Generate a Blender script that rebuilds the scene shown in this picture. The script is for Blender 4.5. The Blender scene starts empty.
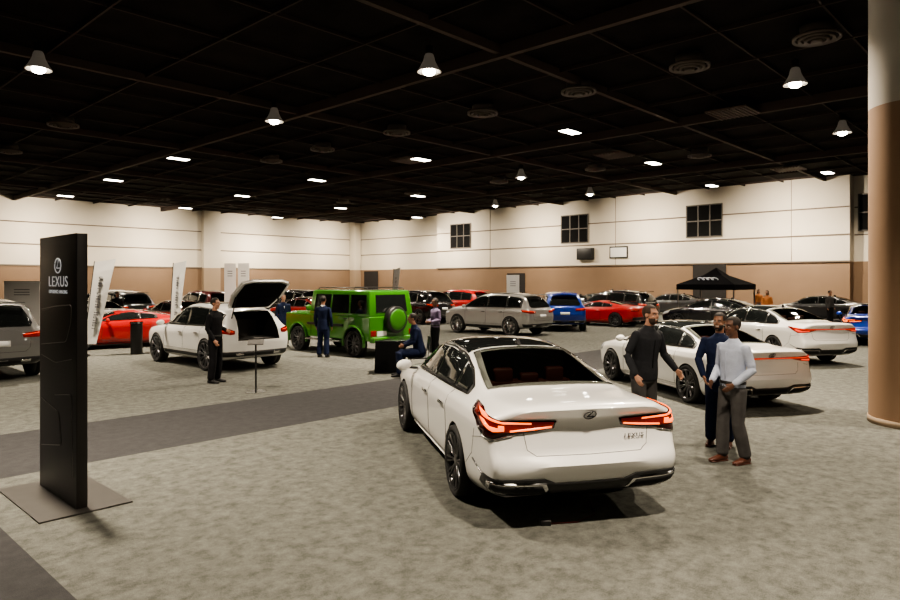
import bpy, bmesh, math, random
from mathutils import Vector, Matrix, Euler
from mathutils.geometry import delaunay_2d_cdt
from mathutils.bvhtree import BVHTree
random.seed(7)
scn=bpy.context.scene
COL=scn.collection
# ------------------------------------------------------------------ materials
def mat(name,c,rough=.5,metal=0,emit=None,es=0,coat=0,noise=0,nscale=20,bump=0,spec=.5):
    m=bpy.data.materials.new(name); m.use_nodes=True
    nt=m.node_tree; b=nt.nodes['Principled BSDF']
    b.inputs['Base Color'].default_value=(*c,1); b.inputs['Roughness'].default_value=rough
    b.inputs['Metallic'].default_value=metal; b.inputs['Coat Weight'].default_value=coat
    b.inputs['Coat Roughness'].default_value=.04
    b.inputs['Specular IOR Level'].default_value=spec
    if emit:
        b.inputs['Emission Color'].default_value=(*emit,1); b.inputs['Emission Strength'].default_value=es
    if noise or bump:
        tc=nt.nodes.new('ShaderNodeTexCoord'); n=nt.nodes.new('ShaderNodeTexNoise')
        n.inputs['Scale'].default_value=nscale; n.inputs['Detail'].default_value=5
        nt.links.new(tc.outputs['Object'],n.inputs['Vector'])
        if noise:
            r=nt.nodes.new('ShaderNodeMapRange'); r.inputs[1].default_value=.3; r.inputs[2].default_value=.7
            r.inputs[3].default_value=1-noise; r.inputs[4].default_value=1+noise
            mx=nt.nodes.new('ShaderNodeVectorMath'); mx.operation='SCALE'; mx.inputs[0].default_value=c
            nt.links.new(n.outputs['Fac'],r.inputs[0]); nt.links.new(r.outputs[0],mx.inputs['Scale'])
            nt.links.new(mx.outputs[0],b.inputs['Base Color'])
        if bump:
            bp=nt.nodes.new('ShaderNodeBump'); bp.inputs['Strength'].default_value=bump; bp.inputs['Distance'].default_value=.02
            nt.links.new(n.outputs['Fac'],bp.inputs['Height']); nt.links.new(bp.outputs[0],b.inputs['Normal'])
    return m
def tinted(name):
    m=bpy.data.materials.new(name); m.use_nodes=True; nt=m.node_tree
    for n in list(nt.nodes):
        if n.type!='OUTPUT_MATERIAL': nt.nodes.remove(n)
    out=[n for n in nt.nodes][0]
    t=nt.nodes.new('ShaderNodeBsdfTransparent'); t.inputs[0].default_value=(.40,.41,.39,1)
    g=nt.nodes.new('ShaderNodeBsdfGlossy'); g.inputs['Roughness'].default_value=.03; g.inputs[0].default_value=(.8,.8,.8,1)
    f=nt.nodes.new('ShaderNodeFresnel'); f.inputs[0].default_value=1.5
    mx=nt.nodes.new('ShaderNodeMixShader'); nt.links.new(f.outputs[0],mx.inputs[0]); nt.links.new(t.outputs[0],mx.inputs[1]); nt.links.new(g.outputs[0],mx.inputs[2]); nt.links.new(mx.outputs[0],out.inputs[0])
    return m
M=dict(
 white=mat('paint_white',(.86,.85,.83),.28,0,coat=1),
 white2=mat('paint_white_pearl',(.80,.79,.77),.3,0,coat=1),
 silver=mat('paint_silver',(.40,.39,.38),.32,.35,coat=1),
 dsilver=mat('paint_dark_silver',(.24,.24,.24),.32,.5,coat=1),
 grey=mat('paint_grey',(.08,.08,.085),.3,.4,coat=1),
 black=mat('paint_black',(.010,.010,.012),.25,0,coat=1),
 red=mat('paint_red',(.42,.010,.010),.28,0,coat=1),
 maroon=mat('paint_maroon',(.11,.012,.014),.3,.2,coat=1),
 blue=mat('paint_blue',(.008,.045,.36),.28,.2,coat=1),
 green=mat('paint_green',(.038,.19,.010),.30,0,coat=1),
 glass=mat('dark_glass',(.012,.014,.014),.05,0,coat=0,spec=.6),
 tint=tinted('tinted_glass'),
 trimb=mat('black_trim',(.012,.012,.012),.4),
 well=mat('wheel_well',(.006,.006,.006),.9),
 tire=mat('tire_rubber',(.018,.018,.018),.75,bump=.1,nscale=60),
 rimd=mat('rim_dark',(.17,.17,.175),.28,.9),
 rims=mat('rim_silver',(.5,.5,.5),.25,.9),
 chrome=mat('chrome',(.75,.75,.75),.12,1),
 seam=mat('seam',(.03,.03,.03),.8),
 lampd=mat('lamp_smoked',(.03,.004,.004),.08),
 lampr=mat('lamp_red',(.14,.006,.004),.12,0,emit=(1,.04,.01),es=.07),
 lampo=mat('lamp_orange',(.8,.12,.03),.2,0,emit=(1,.17,.03),es=2.1),
 lampb=mat('lamp_bar_red',(.5,.02,.01),.2,0,emit=(1,.07,.02),es=.9),
 lampw=mat('lamp_clear',(.6,.62,.65),.1,.3),
 interior=mat('interior_black',(.010,.010,.010),.9,spec=.1),
 intgrey=mat('interior_grey',(.10,.095,.09),.8),
 leather=mat('leather_red',(.12,.032,.024),.6),
 plate=mat('plate_white',(.7,.7,.7),.4),
)
# ------------------------------------------------------------------ mesh helpers
def link(o,parent=None):
    COL.objects.link(o)
    if parent is not None: o.parent=parent
    return o
def mesh_obj(name,verts,faces,mats,parent=None,smooth=False,mi=None):
    me=bpy.data.meshes.new(name); me.from_pydata([tuple(v) for v in verts],[],faces)
    for m in (mats if isinstance(mats,(list,tuple)) else [mats]): me.materials.append(m)
    if smooth:
        for p in me.polygons: p.use_smooth=True
    if mi:
        for p,i in zip(me.polygons,mi): p.material_index=i
    me.update()
    return link(bpy.data.objects.new(name,me),parent)
def bm_obj(name,bm,mats,parent=None,smooth=False):
    bmesh.ops.recalc_face_normals(bm,faces=bm.faces[:])
    me=bpy.data.meshes.new(name); bm.to_mesh(me); bm.free()
    for m in (mats if isinstance(mats,(list,tuple)) else [mats]): me.materials.append(m)
    if smooth:
        for p in me.polygons: p.use_smooth=True
    return link(bpy.data.objects.new(name,me),parent)
def empty(name,loc=(0,0,0),rz=0,parent=None):
    o=bpy.data.objects.new(name,None); o.location=loc; o.rotation_euler=(0,0,rz); o.empty_display_size=.2
    return link(o,parent)
def tag(o,label,cat,group=None,kind=None):
    o['label']=label; o['category']=cat
    if group: o['group']=group
    if kind: o['kind']=kind
    return o
def bake(o,mods):
    for t,kw in mods:
        md=o.modifiers.new(t,t)
        for k,v in kw.items(): setattr(md,k,v)
    dg=bpy.context.evaluated_depsgraph_get(); dg.update()
    me=bpy.data.meshes.new_from_object(o.evaluated_get(dg))
    o.modifiers.clear(); old=o.data; o.data=me; me.name=old.name
    return o
def bx(bm,x0,x1,y0,y1,z0,z1,top=1.0,topy=None,mi=0):
    cx,cy=(x0+x1)/2,(y0+y1)/2; ty=top if topy is None else topy
    vs=[]
    for z,sx,sy in((z0,1,1),(z1,top,ty)):
        for x,y in((x0,y0),(x1,y0),(x1,y1),(x0,y1)):
            vs.append(bm.verts.new((cx+(x-cx)*sx,cy+(y-cy)*sy,z)))
    fs=[(0,3,2,1),(4,5,6,7),(0,1,5,4),(1,2,6,5),(2,3,7,6),(3,0,4,7)]
    for f in fs:
        fc=bm.faces.new([vs[i] for i in f]); fc.material_index=mi
    return vs
def box_obj(name,x0,x1,y0,y1,z0,z1,m,parent=None,bev=0,top=1.0,topy=None):
    bm=bmesh.new(); bx(bm,x0,x1,y0,y1,z0,z1,top,topy)
    o=bm_obj(name,bm,m,parent)
    if bev:
        bake(o,[('BEVEL',dict(width=bev,segments=3))])
        for p in o.data.polygons: p.use_smooth=True
        try: o.data.set_sharp_from_angle(angle=math.radians(40))
        except Exception: pass
    return o
def lathe(bm,prof,n=32,axis='z',c=(0,0,0),mi=0,smooth=True,cap=True):
    rings=[]
    for r,h in prof:
        ring=[]
        for k in range(n):
            a=2*math.pi*k/n
            if axis=='z': p=(r*math.cos(a),r*math.sin(a),h)
            else: p=(h,r*math.cos(a),r*math.sin(a))
            ring.append(bm.verts.new((p[0]+c[0],p[1]+c[1],p[2]+c[2])))
        rings.append(ring)
    for a,b in zip(rings,rings[1:]):
        for k in range(n):
            f=bm.faces.new((a[k],a[(k+1)%n],b[(k+1)%n],b[k])); f.smooth=smooth; f.material_index=mi
    if cap:
        for ring in (rings[0],rings[-1]):
            if prof[0][0]>0:
                try:
                    f=bm.faces.new(ring); f.material_index=mi
                except Exception: pass
def cyl(name,r,h,m,parent=None,loc=(0,0,0),n=24,r2=None):
    bm=bmesh.new(); lathe(bm,[(r,0),(r if r2 is None else r2,h)],n,smooth=True)
    o=bm_obj(name,bm,m,parent); o.location=loc
    try: o.data.set_sharp_from_angle(angle=math.radians(40))
    except Exception: pass
    return o
def tube_v(bm,pts,radii,side=None,n=12,mi=0,cap=True):
    pts=[Vector(p) for p in pts]; rings=[]
    N=len(pts)
    ext=[]
    for i,p in enumerate(pts):
        t=(pts[min(i+1,N-1)]-pts[max(i-1,0)])
        if t.length<1e-7: t=Vector((0,0,1))
        t.normalize()
        s=Vector(side) if side is not None else (Vector((0,0,1)) if abs(t.z)<.9 else Vector((1,0,0))).cross(t)
        s=(s-t*s.dot(t)).normalized(); f=t.cross(s)
        r=radii[i] if isinstance(radii,(list,tuple)) else radii
        rx,ry=r if isinstance(r,(list,tuple)) else (r,r)
        ext.append((p,t,s,f,rx,ry))
    seq=[]
    if cap:
        p,t,s,f,rx,ry=ext[0]; m_=min(rx,ry); seq.append((p-t*m_*.55,s,f,rx*.62,ry*.62))
    for p,t,s,f,rx,ry in ext: seq.append((p,s,f,rx,ry))
    if cap:
        p,t,s,f,rx,ry=ext[-1]; m_=min(rx,ry); seq.append((p+t*m_*.55,s,f,rx*.62,ry*.62))
    for p,s,f,rx,ry in seq:
        rings.append([bm.verts.new(p+s*rx*math.cos(2*math.pi*k/n)+f*ry*math.sin(2*math.pi*k/n)) for k in range(n)])
    for a,b in zip(rings,rings[1:]):
        for k in range(n):
            fc=bm.faces.new((a[k],a[(k+1)%n],b[(k+1)%n],b[k])); fc.smooth=True; fc.material_index=mi
    for fc in (bm.faces.new(list(reversed(rings[0]))),bm.faces.new(rings[-1])): fc.material_index=mi
def ell(bm,c,r,rot=None,n=14,mi=0):
    mtx=Matrix.Translation(Vector(c))@(rot.to_4x4() if rot else Matrix.Identity(4))@Matrix.Diagonal((r[0],r[1],r[2],1))
    g=bmesh.ops.create_uvsphere(bm,u_segments=n,v_segments=max(8,n*2//3),radius=1,matrix=mtx)
    for v in g['verts']:
        for f in v.link_faces: f.smooth=True; f.material_index=mi
def tube_obj(name,pts,r,m,parent=None,n=8,closed=False):
    bm=bmesh.new()
    if closed: pts=list(pts)+[pts[0]]
    tube_v(bm,pts,r,n=n); return bm_obj(name,bm,m,parent)
def text_obj(name,s,size,m,parent=None,ext=.002,align='CENTER',sx=1.0,bold=0):
    cu=bpy.data.curves.new(name,'FONT'); cu.body=s; cu.size=size; cu.extrude=ext; cu.align_x=align; cu.align_y='CENTER'
    cu.offset=bold; cu.space_character=1.12
    tmp=bpy.data.objects.new(name,cu); COL.objects.link(tmp)
    dg=bpy.context.evaluated_depsgraph_get(); dg.update()
    me=bpy.data.meshes.new_from_object(tmp.evaluated_get(dg))
    bpy.data.objects.remove(tmp)
    me.transform(Matrix.Diagonal((sx,1,1,1))); me.transform(Matrix.Rotation(math.pi/2,4,'X'))
    me.materials.clear(); me.materials.append(m)
    return link(bpy.data.objects.new(name,me),parent)
# ------------------------------------------------------------------ projection patches
def maps(mode,s=1,y0=0):
    if mode=='side': return lambda p,q:(Vector((s*3,p,q)),Vector((-s,0,0)),Vector((s*.9,p,q)))
    if mode=='rear': return lambda p,q:(Vector((p,-5,q)),Vector((0,1,0)),Vector((p,-2.5,q)))
    if mode=='front': return lambda p,q:(Vector((p,5,q)),Vector((0,-1,0)),Vector((p,2.3,q)))
    if mode=='top': return lambda p,q:(Vector((p,q,4)),Vector((0,0,-1)),Vector((p,q,1.3)))
    if mode=='rad':
        def f(p,q):
            d=Vector((math.sin(p),s*math.cos(p),0)); c=Vector((0,y0,q)); return (c+d*4,-d,c+d*1.0)
        return f
def project(bvh,mp,p,q,eps):
    o,d,fb=mp(p,q)
    h=bvh.ray_cast(o,d)
    if h[0] is None: h=bvh.find_nearest(fb)
    loc,nor=h[0],h[1]
    if nor.dot(d)>0: nor=-nor
    return loc,nor
def inside(pt,poly):
    x,y=pt; r=False; n=len(poly)
    for i in range(n):
        x1,y1=poly[i]; x2,y2=poly[(i+1)%n]
        if (y1>y)!=(y2>y) and x<(x2-x1)*(y-y1)/(y2-y1)+x1: r=not r
    return r
def resample(poly,step,closed=True):
    out=[]; n=len(poly)
    for i in range(n if closed else n-1):
        a=Vector(poly[i]); b=Vector(poly[(i+1)%n]); k=max(1,int(math.ceil((b-a).length/step)))
        for j in range(k): out.append(tuple(a.lerp(b,j/k)))
    if not closed: out.append(tuple(poly[-1]))
    return out
def patch(name,bvh,mp,poly,m,parent,eps=.006,step=.06,mirror=False):
    bd=resample(poly,step); n=len(bd)
    xs=[p[0] for p in bd]; ys=[p[1] for p in bd]
    pts=list(bd); y=min(ys)+step*.5
    while y<max(ys):
        x=min(xs)+step*.5
        while x<max(xs):
            if inside((x,y),bd) and min((x-a)**2+(y-b)**2 for a,b in bd)>(step*.35)**2: pts.append((x,y))
            x+=step
        y+=step
    edges=[(i,(i+1)%n) for i in range(n)]
    r=delaunay_2d_cdt([Vector(p) for p in pts],edges,[],1,1e-6)
    bm=bmesh.new(); vs=[]; info=[]
    for v in r[0]:
        loc,nor=project(bvh,mp,v.x,v.y,eps); vs.append(bm.verts.new(loc+nor*eps)); info.append((loc,nor))
    for f in r[2]:
        try:
            fc=bm.faces.new([vs[i] for i in f]); fc.smooth=True
        except Exception: pass
    idx={v:i for i,v in enumerate(vs)}
    be=[e for e in bm.edges if len(e.link_faces)==1]; low={}
    for e in be:
        for v in e.verts:
            if v not in low:
                loc,nor=info[idx[v]]; low[v]=bm.verts.new(loc-nor*.012)
    for e in be:
        a,b=e.verts
        try: bm.faces.new((a,b,low[b],low[a]))
        except Exception: pass
    o=bm_obj(name,bm,m,parent)
    return o
def pline(name,bvh,mp,pts,m,parent,r=.004,eps=.0,step=.06,closed=False):
    P=resample(pts,step,closed)
    if closed: P.append(P[0])
    out=[]
    for p in P:
        loc,nor=project(bvh,mp,p[0],p[1],0); out.append(loc+nor*eps)
    return tube_obj(name,out,r,m,parent,n=6)
# ------------------------------------------------------------------ cars
def interp(st,y,k):
    for a,b in zip(st,st[1:]):
        if a[0]<=y<=b[0]:
            t=(y-a[0])/(b[0]-a[0]); return a[k]+(b[k]-a[k])*t
    return st[0][k] if y<st[0][0] else st[-1][k]
def loft(st,warp,paint,wy,R,parent,archx=.60,crease=.5,tail=.7,cavity=None,prism=None,flank=0.0,ledge=0.0):
    bm=bmesh.new(); cl=bm.edges.layers.float.new('crease_edge'); rings=[]
    for (y,hw,zb,be,bw,zt,rw) in st:
        hgt=zt-be; z3=zb+.42*(be-zb); z5=be-.13
        P=[(0,zb),(hw*.82,zb),(hw*.965,zb+.09),(hw*(1-.4*flank),z3),(hw*(1-.3*flank),z3+.36*(z5-z3)),(hw*(.985+.2*flank),z5),(hw*.95,be-.015),
           (bw,be+min(.03,.25*hgt)),(bw+(rw-bw)*.5,be+hgt*.56),(rw,zt-min(.055,.22*hgt)),(rw*.6,zt-min(.012,.1*hgt)),(0,zt)]
        n=len(P)-1
        full=[(x,z) for x,z in P]+[(-x,z) for x,z in P[n-1:0:-1]]
        rings.append([bm.verts.new((x,y+warp(y,z),z)) for x,z in full])
    T=2*n
    for a,b in zip(rings,rings[1:]):
        for k in range(T): bm.faces.new((a[k],b[k],b[(k+1)%T],a[(k+1)%T]))
    for ring,s in((rings[0],-1),(rings[-1],1)):
        mid=[ring[0]]+[bm.verts.new((0,ring[j].co.y+s*.05,ring[j].co.z)) for j in range(1,n)]+[ring[n]]
        Rr=[ring[j] for j in range(n+1)]; L=[ring[0]]+[ring[T-j] for j in range(1,n)]+[ring[n]]
        for j in range(n):
            for S in(Rr,L):
                vs=[]
                for v in (S[j],S[j+1],mid[j+1],mid[j]):
                    if v not in vs: vs.append(v)
                bm.faces.new(vs)
        if s<0 and ledge:
            for j in (3,4):
                for S in(Rr,L):
                    e=bm.edges.get((S[j],mid[j]))
                    if e: e[cl]=ledge
    for ring_a,ring_b in zip(rings,rings[1:]):
        for j,c_ in ((6,crease),(T-6,crease),(1,crease),(T-1,crease),(5,.6 if flank else 0),(T-5,.6 if flank else 0)):
            e=bm.edges.get((ring_a[j],ring_b[j]))
            if e: e[cl]=c_
    for j in range(6,T-6):
        e=bm.edges.get((rings[0][j],rings[0][j+1]))
        if e: e[cl]=tail
    body=bm_obj('body',bm,[paint,M['well']],parent)
    cm=bmesh.new()
    for y in wy:
        for s in(1,-1):
            lathe(cm,[(R+.04,s*archx),(R+.04,s*1.3)],48,'x',(0,y,R-.005),mi=1,smooth=False)
    if cavity: bx(cm,*cavity,mi=1)
    cutter=bm_obj('cutter',cm,[paint,M['well']])
    bake(body,[('SUBSURF',dict(levels=2,render_levels=2)),('BOOLEAN',dict(operation='DIFFERENCE',object=cutter,solver='EXACT'))])
    bpy.data.objects.remove(cutter)
    bvh=BVHTree.FromPolygons([v.co.copy() for v in body.data.vertices],[tuple(p.vertices) for p in body.data.polygons])
    if prism:
        poly,z0,z1=prism; n=len(poly); cm=bmesh.new()
        lo=[cm.verts.new((x,y,z0)) for x,y in poly]; hi=[cm.verts.new((x,y,z1)) for x,y in poly]
        for f in [lo,hi]+[[lo[i],lo[(i+1)%n],hi[(i+1)%n],hi[i]] for i in range(n)]: cm.faces.new(f).material_index=1
        cutter=bm_obj('cutter',cm,[paint,M['well']])
        bake(body,[('BOOLEAN',dict(operation='DIFFERENCE',object=cutter,solver='EXACT'))]); bpy.data.objects.remove(cutter)
    for p in body.data.polygons: p.use_smooth=(p.material_index==0)
    try: body.data.set_sharp_from_angle(angle=math.radians(38))
    except Exception: pass
    return body,bvh
WM={}
def wheel_meshes(R,W,style):
    k=(R,W,style)
    if k in WM: return WM[k]
    bm=bmesh.new(); rr=R*.78
    lathe(bm,[(rr,-W*.42),(R*.92,-W*.5),(R*.98,-W*.44),(R,-W*.3),(R,-W*.06),(R*.985,-W*.05),(R*.985,W*.05),(R,W*.06),(R,W*.3),(R*.98,W*.44),(R*.92,W*.5),(rr,W*.42),(rr*.97,0),(rr,-W*.42)],44,'x',cap=False)
    bmesh.ops.remove_doubles(bm,verts=bm.verts[:],dist=1e-4)
    t=bpy.data.meshes.new('tire'); bm.to_mesh(t); bm.free()
    bm=bmesh.new()
    lathe(bm,[(rr*.99,W*.44),(rr*1.03,W*.46),(rr*.97,W*.43),(rr*.92,W*.30),(rr*.90,-W*.30),(rr*.5,-W*.12),(.02,-W*.10)],40,'x',mi=0,cap=False)
    for f in bm.faces:
        if f.calc_center_median().x<W*.25: f.material_index=1
    lathe(bm,[(.02,W*.02),(rr*.62,W*.02),(rr*.62,-W*.05)],28,'x',mi=2,cap=False)
    ns=10 if style!='five' else 5
    for i in range(ns):
        a=2*math.pi*i/ns
        for da in (-.10,.10):
            aa=a+da
            p0=Vector((W*.30,math.cos(a+da*.3)*.05,math.sin(a+da*.3)*.05)); p1=Vector((W*.42,math.cos(aa)*rr*.96,math.sin(aa)*rr*.96))
            tube_v(bm,[p0,p0.lerp(p1,.5),p1],[(.012,.010),(.011,.009),(.013,.011)],side=(1,0,0),n=6)
    lathe(bm,[(.062,W*.2),(.062,W*.34),(.03,W*.37),(.001,W*.37)],20,'x',cap=False)
    r=bpy.data.meshes.new('rim'); bmesh.ops.recalc_face_normals(bm,faces=bm.faces[:]); bm.to_mesh(r); bm.free()
    t.materials.append(M['tire']); 
    r.materials.append(M['rimd'] if style!='silver' else M['rims']); r.materials.append(M['well']); r.materials.append(M['intgrey'])
    for me in(t,r):
        for p in me.polygons: p.use_smooth=True
    WM[k]=(t,r); return WM[k]
def add_wheels(root,wy,R,W,x,style):
    t,r=wheel_meshes(R,W,style)
    for y in wy:
        for s in(1,-1):
            o=link(bpy.data.objects.new('wheel',t),root); o.location=(s*x,y,R)
            o.rotation_euler=(random.random()*1.0,0,0 if s>0 else math.pi)
            q=link(bpy.data.objects.new('rim',r),o)
def common(root,body,bvh,st,wy,R,o):
    top=lambda y:interp(st,y,5); bel=lambda y:interp(st,y,3); rwf=lambda y:interp(st,y,6)
    yr,yf=o['cab']
    N=16; ys=[yr+(yf-yr)*i/N for i in range(N+1)]
    up=[(y,max(bel(y)+.05,top(y)-o.get('rail',.10))) for y in ys]
    lo=[(y,bel(y)+.045) for y in reversed(ys)]
    for s in(1,-1):
        mp=maps('side',s)
        patch('window_frame',bvh,mp,up+lo,M['trimb'],root,eps=.004,step=.09)
        cuts=[yr+.06]+o['pillars']+[yf-.05]
        for a,b in zip(cuts,cuts[1:]):
            a+=.025;b-=.025
            K=6; yy=[a+(b-a)*i/K for i in range(K+1)]
            poly=[(y,max(bel(y)+.075,top(y)-o.get('rail',.10)-.022)) for y in yy]+[(yv,bel(yv)+.062) for yv in reversed(yy)]
            patch('side_window',bvh,mp,poly,M['glass'],root,eps=.010,step=.09)
        if o.get('chrome'):
            pline('window_trim',bvh,mp,[(y,bel(y)+.04) for y in ys],M['chrome'],root,r=.006,eps=.006)
            pline('window_trim',bvh,mp,up,M['chrome'],root,r=.005,eps=.006)
        zs=o.get('sill',.30)
        for dy in o['doors']:
            pline('door_seam',bvh,mp,[(dy,bel(dy)+.03),(dy,.62),(dy+.03,zs+.05)],M['seam'],root,r=.0045)
        pline('sill_seam',bvh,mp,[(o['doors'][0],zs+.05),(o['doors'][-1],zs+.05)],M['seam'],root,r=.004)
        for dy in o['handles']:
            z=bel(dy)-.13
            patch('door_handle',bvh,mp,[(dy-.10,z-.012),(dy+.10,z-.012),(dy+.11,z+.012),(dy-.09,z+.016)],o['paint'] if not o.get('chrome') else M['chrome'],root,eps=.028,step=.05)
        patch('sill_trim',bvh,mp,[(wy[0]+R+.08,zs-.10),(wy[1]-R-.08,zs-.10),(wy[1]-R-.08,zs-.02),(wy[0]+R+.08,zs-.02)],M['trimb'] if o.get('cladding',True) else o['paint'],root,eps=.012,step=.12)
        bm=bmesh.new(); my=yf-.22
        ell(bm,(s*(.95+.10),my,bel(my)+.09),(.11,.055,.075),Matrix.Rotation(s*.15,3,'Y'),mi=0)
        tube_v(bm,[(s*.86,my+.02,bel(my)+.04),(s*1.0,my,bel(my)+.06)],[(.03,.02),(.03,.02)],n=8,mi=1)
        m_=bm_obj('mirror',bm,[o['paint'],M['trimb']],root,smooth=True)
    y0,y1=o['wind']
    patch('windscreen',bvh,maps('top'),[(-rwf(y1)*1.08,y1),(rwf(y1)*1.08,y1),(rwf(y0)*.92,y0),(-rwf(y0)*.92,y0)],M['glass'],root,eps=.007,step=.1)
    if o.get('roofglass'):
        a,b=o['roofglass']; hw=o.get('roofw',.50)
        patch('sunroof',bvh,maps('top'),[(-hw,a),(hw,a),(hw,b),(-hw,b)],M['glass'],root,eps=.005,step=.12)
    rg=o['rear_glass']
    if rg: patch('rear_window',bvh,maps(rg[0]),rg[1],o.get('rear_mat',M['glass']),root,eps=.008,step=.07)
    for s in(1,-1):
        c=o['fy']
        patch('headlight',bvh,maps('rad',1,c),[(s*a,z) for a,z in o['head']],M['lampw'],root,eps=.008,step=.06)
    patch('grille',bvh,maps('rad',1,o['fy']),o['grille'],M['trimb'],root,eps=.01,step=.08)
LET=mat('lettering_chrome',(.10,.10,.11),.3,.9)
def emblem(root,bvh,z,r=(.056,.040)):
    pts=[(r[0]*math.cos(a),z+r[1]*math.sin(a)) for a in [2*math.pi*i/24 for i in range(24)]]
    mp=maps('rear')
    pline('emblem',bvh,mp,pts,LET,root,r=.0055,eps=.010,step=.02,closed=True)
    pline('emblem',bvh,mp,[(.010,z+.032),(-.020,z-.016),(.040,z-.016)],LET,root,r=.005,eps=.010,step=.02)
def lettering(root,bvh,s,x,z,size,m=LET):
    loc,nor=project(bvh,maps('rear'),x,z,0)
    t=text_obj('lettering',s,size,m,root,sx=1.25); t.location=loc+Vector((nor.x,nor.y,0)).normalized()*.016
    t.rotation_euler=(0,0,math.atan2(nor.x,-nor.y))
    return t
SED=[(-2.74,.83,.31,.985,.72,1.085,.60),(-2.69,.915,.27,1.01,.77,1.120,.64),(-2.50,.945,.25,1.02,.80,1.125,.67),(-2.1,.965,.20,1.01,.81,1.125,.69),
(-1.80,.965,.17,1.0,.82,1.15,.70),(-1.30,.955,.17,.99,.81,1.355,.63),(-.85,.95,.16,.98,.81,1.47,.605),(-.3,.945,.16,.975,.81,1.51,.615),
(.3,.945,.16,.965,.81,1.495,.62),(.75,.945,.16,.955,.80,1.37,.61),(1.2,.945,.17,.95,.78,1.12,.62),(1.45,.945,.18,.94,.78,1.02,.60),
(1.9,.94,.20,.90,.76,.97,.55),(2.2,.90,.22,.82,.70,.88,.5),(2.4,.80,.24,.72,.62,.77,.45),(2.48,.66,.28,.62,.55,.66,.4)]
def rearwarp(y0,kz,a=.26):
    def w(y,z):
        if y>y0: return 0
        t=(y0-y)/.4
        if z>kz: return t*(z-kz)*a
        return t*(kz-z)*.12
    return w
def sedwarp(y,z):
    if y>-2.3: return 0
    t=(-2.3-y)/.44
    T=[(.20,.14),(.31,.12),(.40,.03),(.55,-.05),(.61,-.055),(.685,.045),(.86,.085),(.97,.080),(1.02,.03),(1.08,-.035),(1.3,-.035)]
    for a,b in zip(T,T[1:]):
        if a[0]<=z<=b[0]:
            k=(z-a[0])/(b[0]-a[0]); return t*(a[1]+(b[1]-a[1])*k)
    return 0
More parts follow.
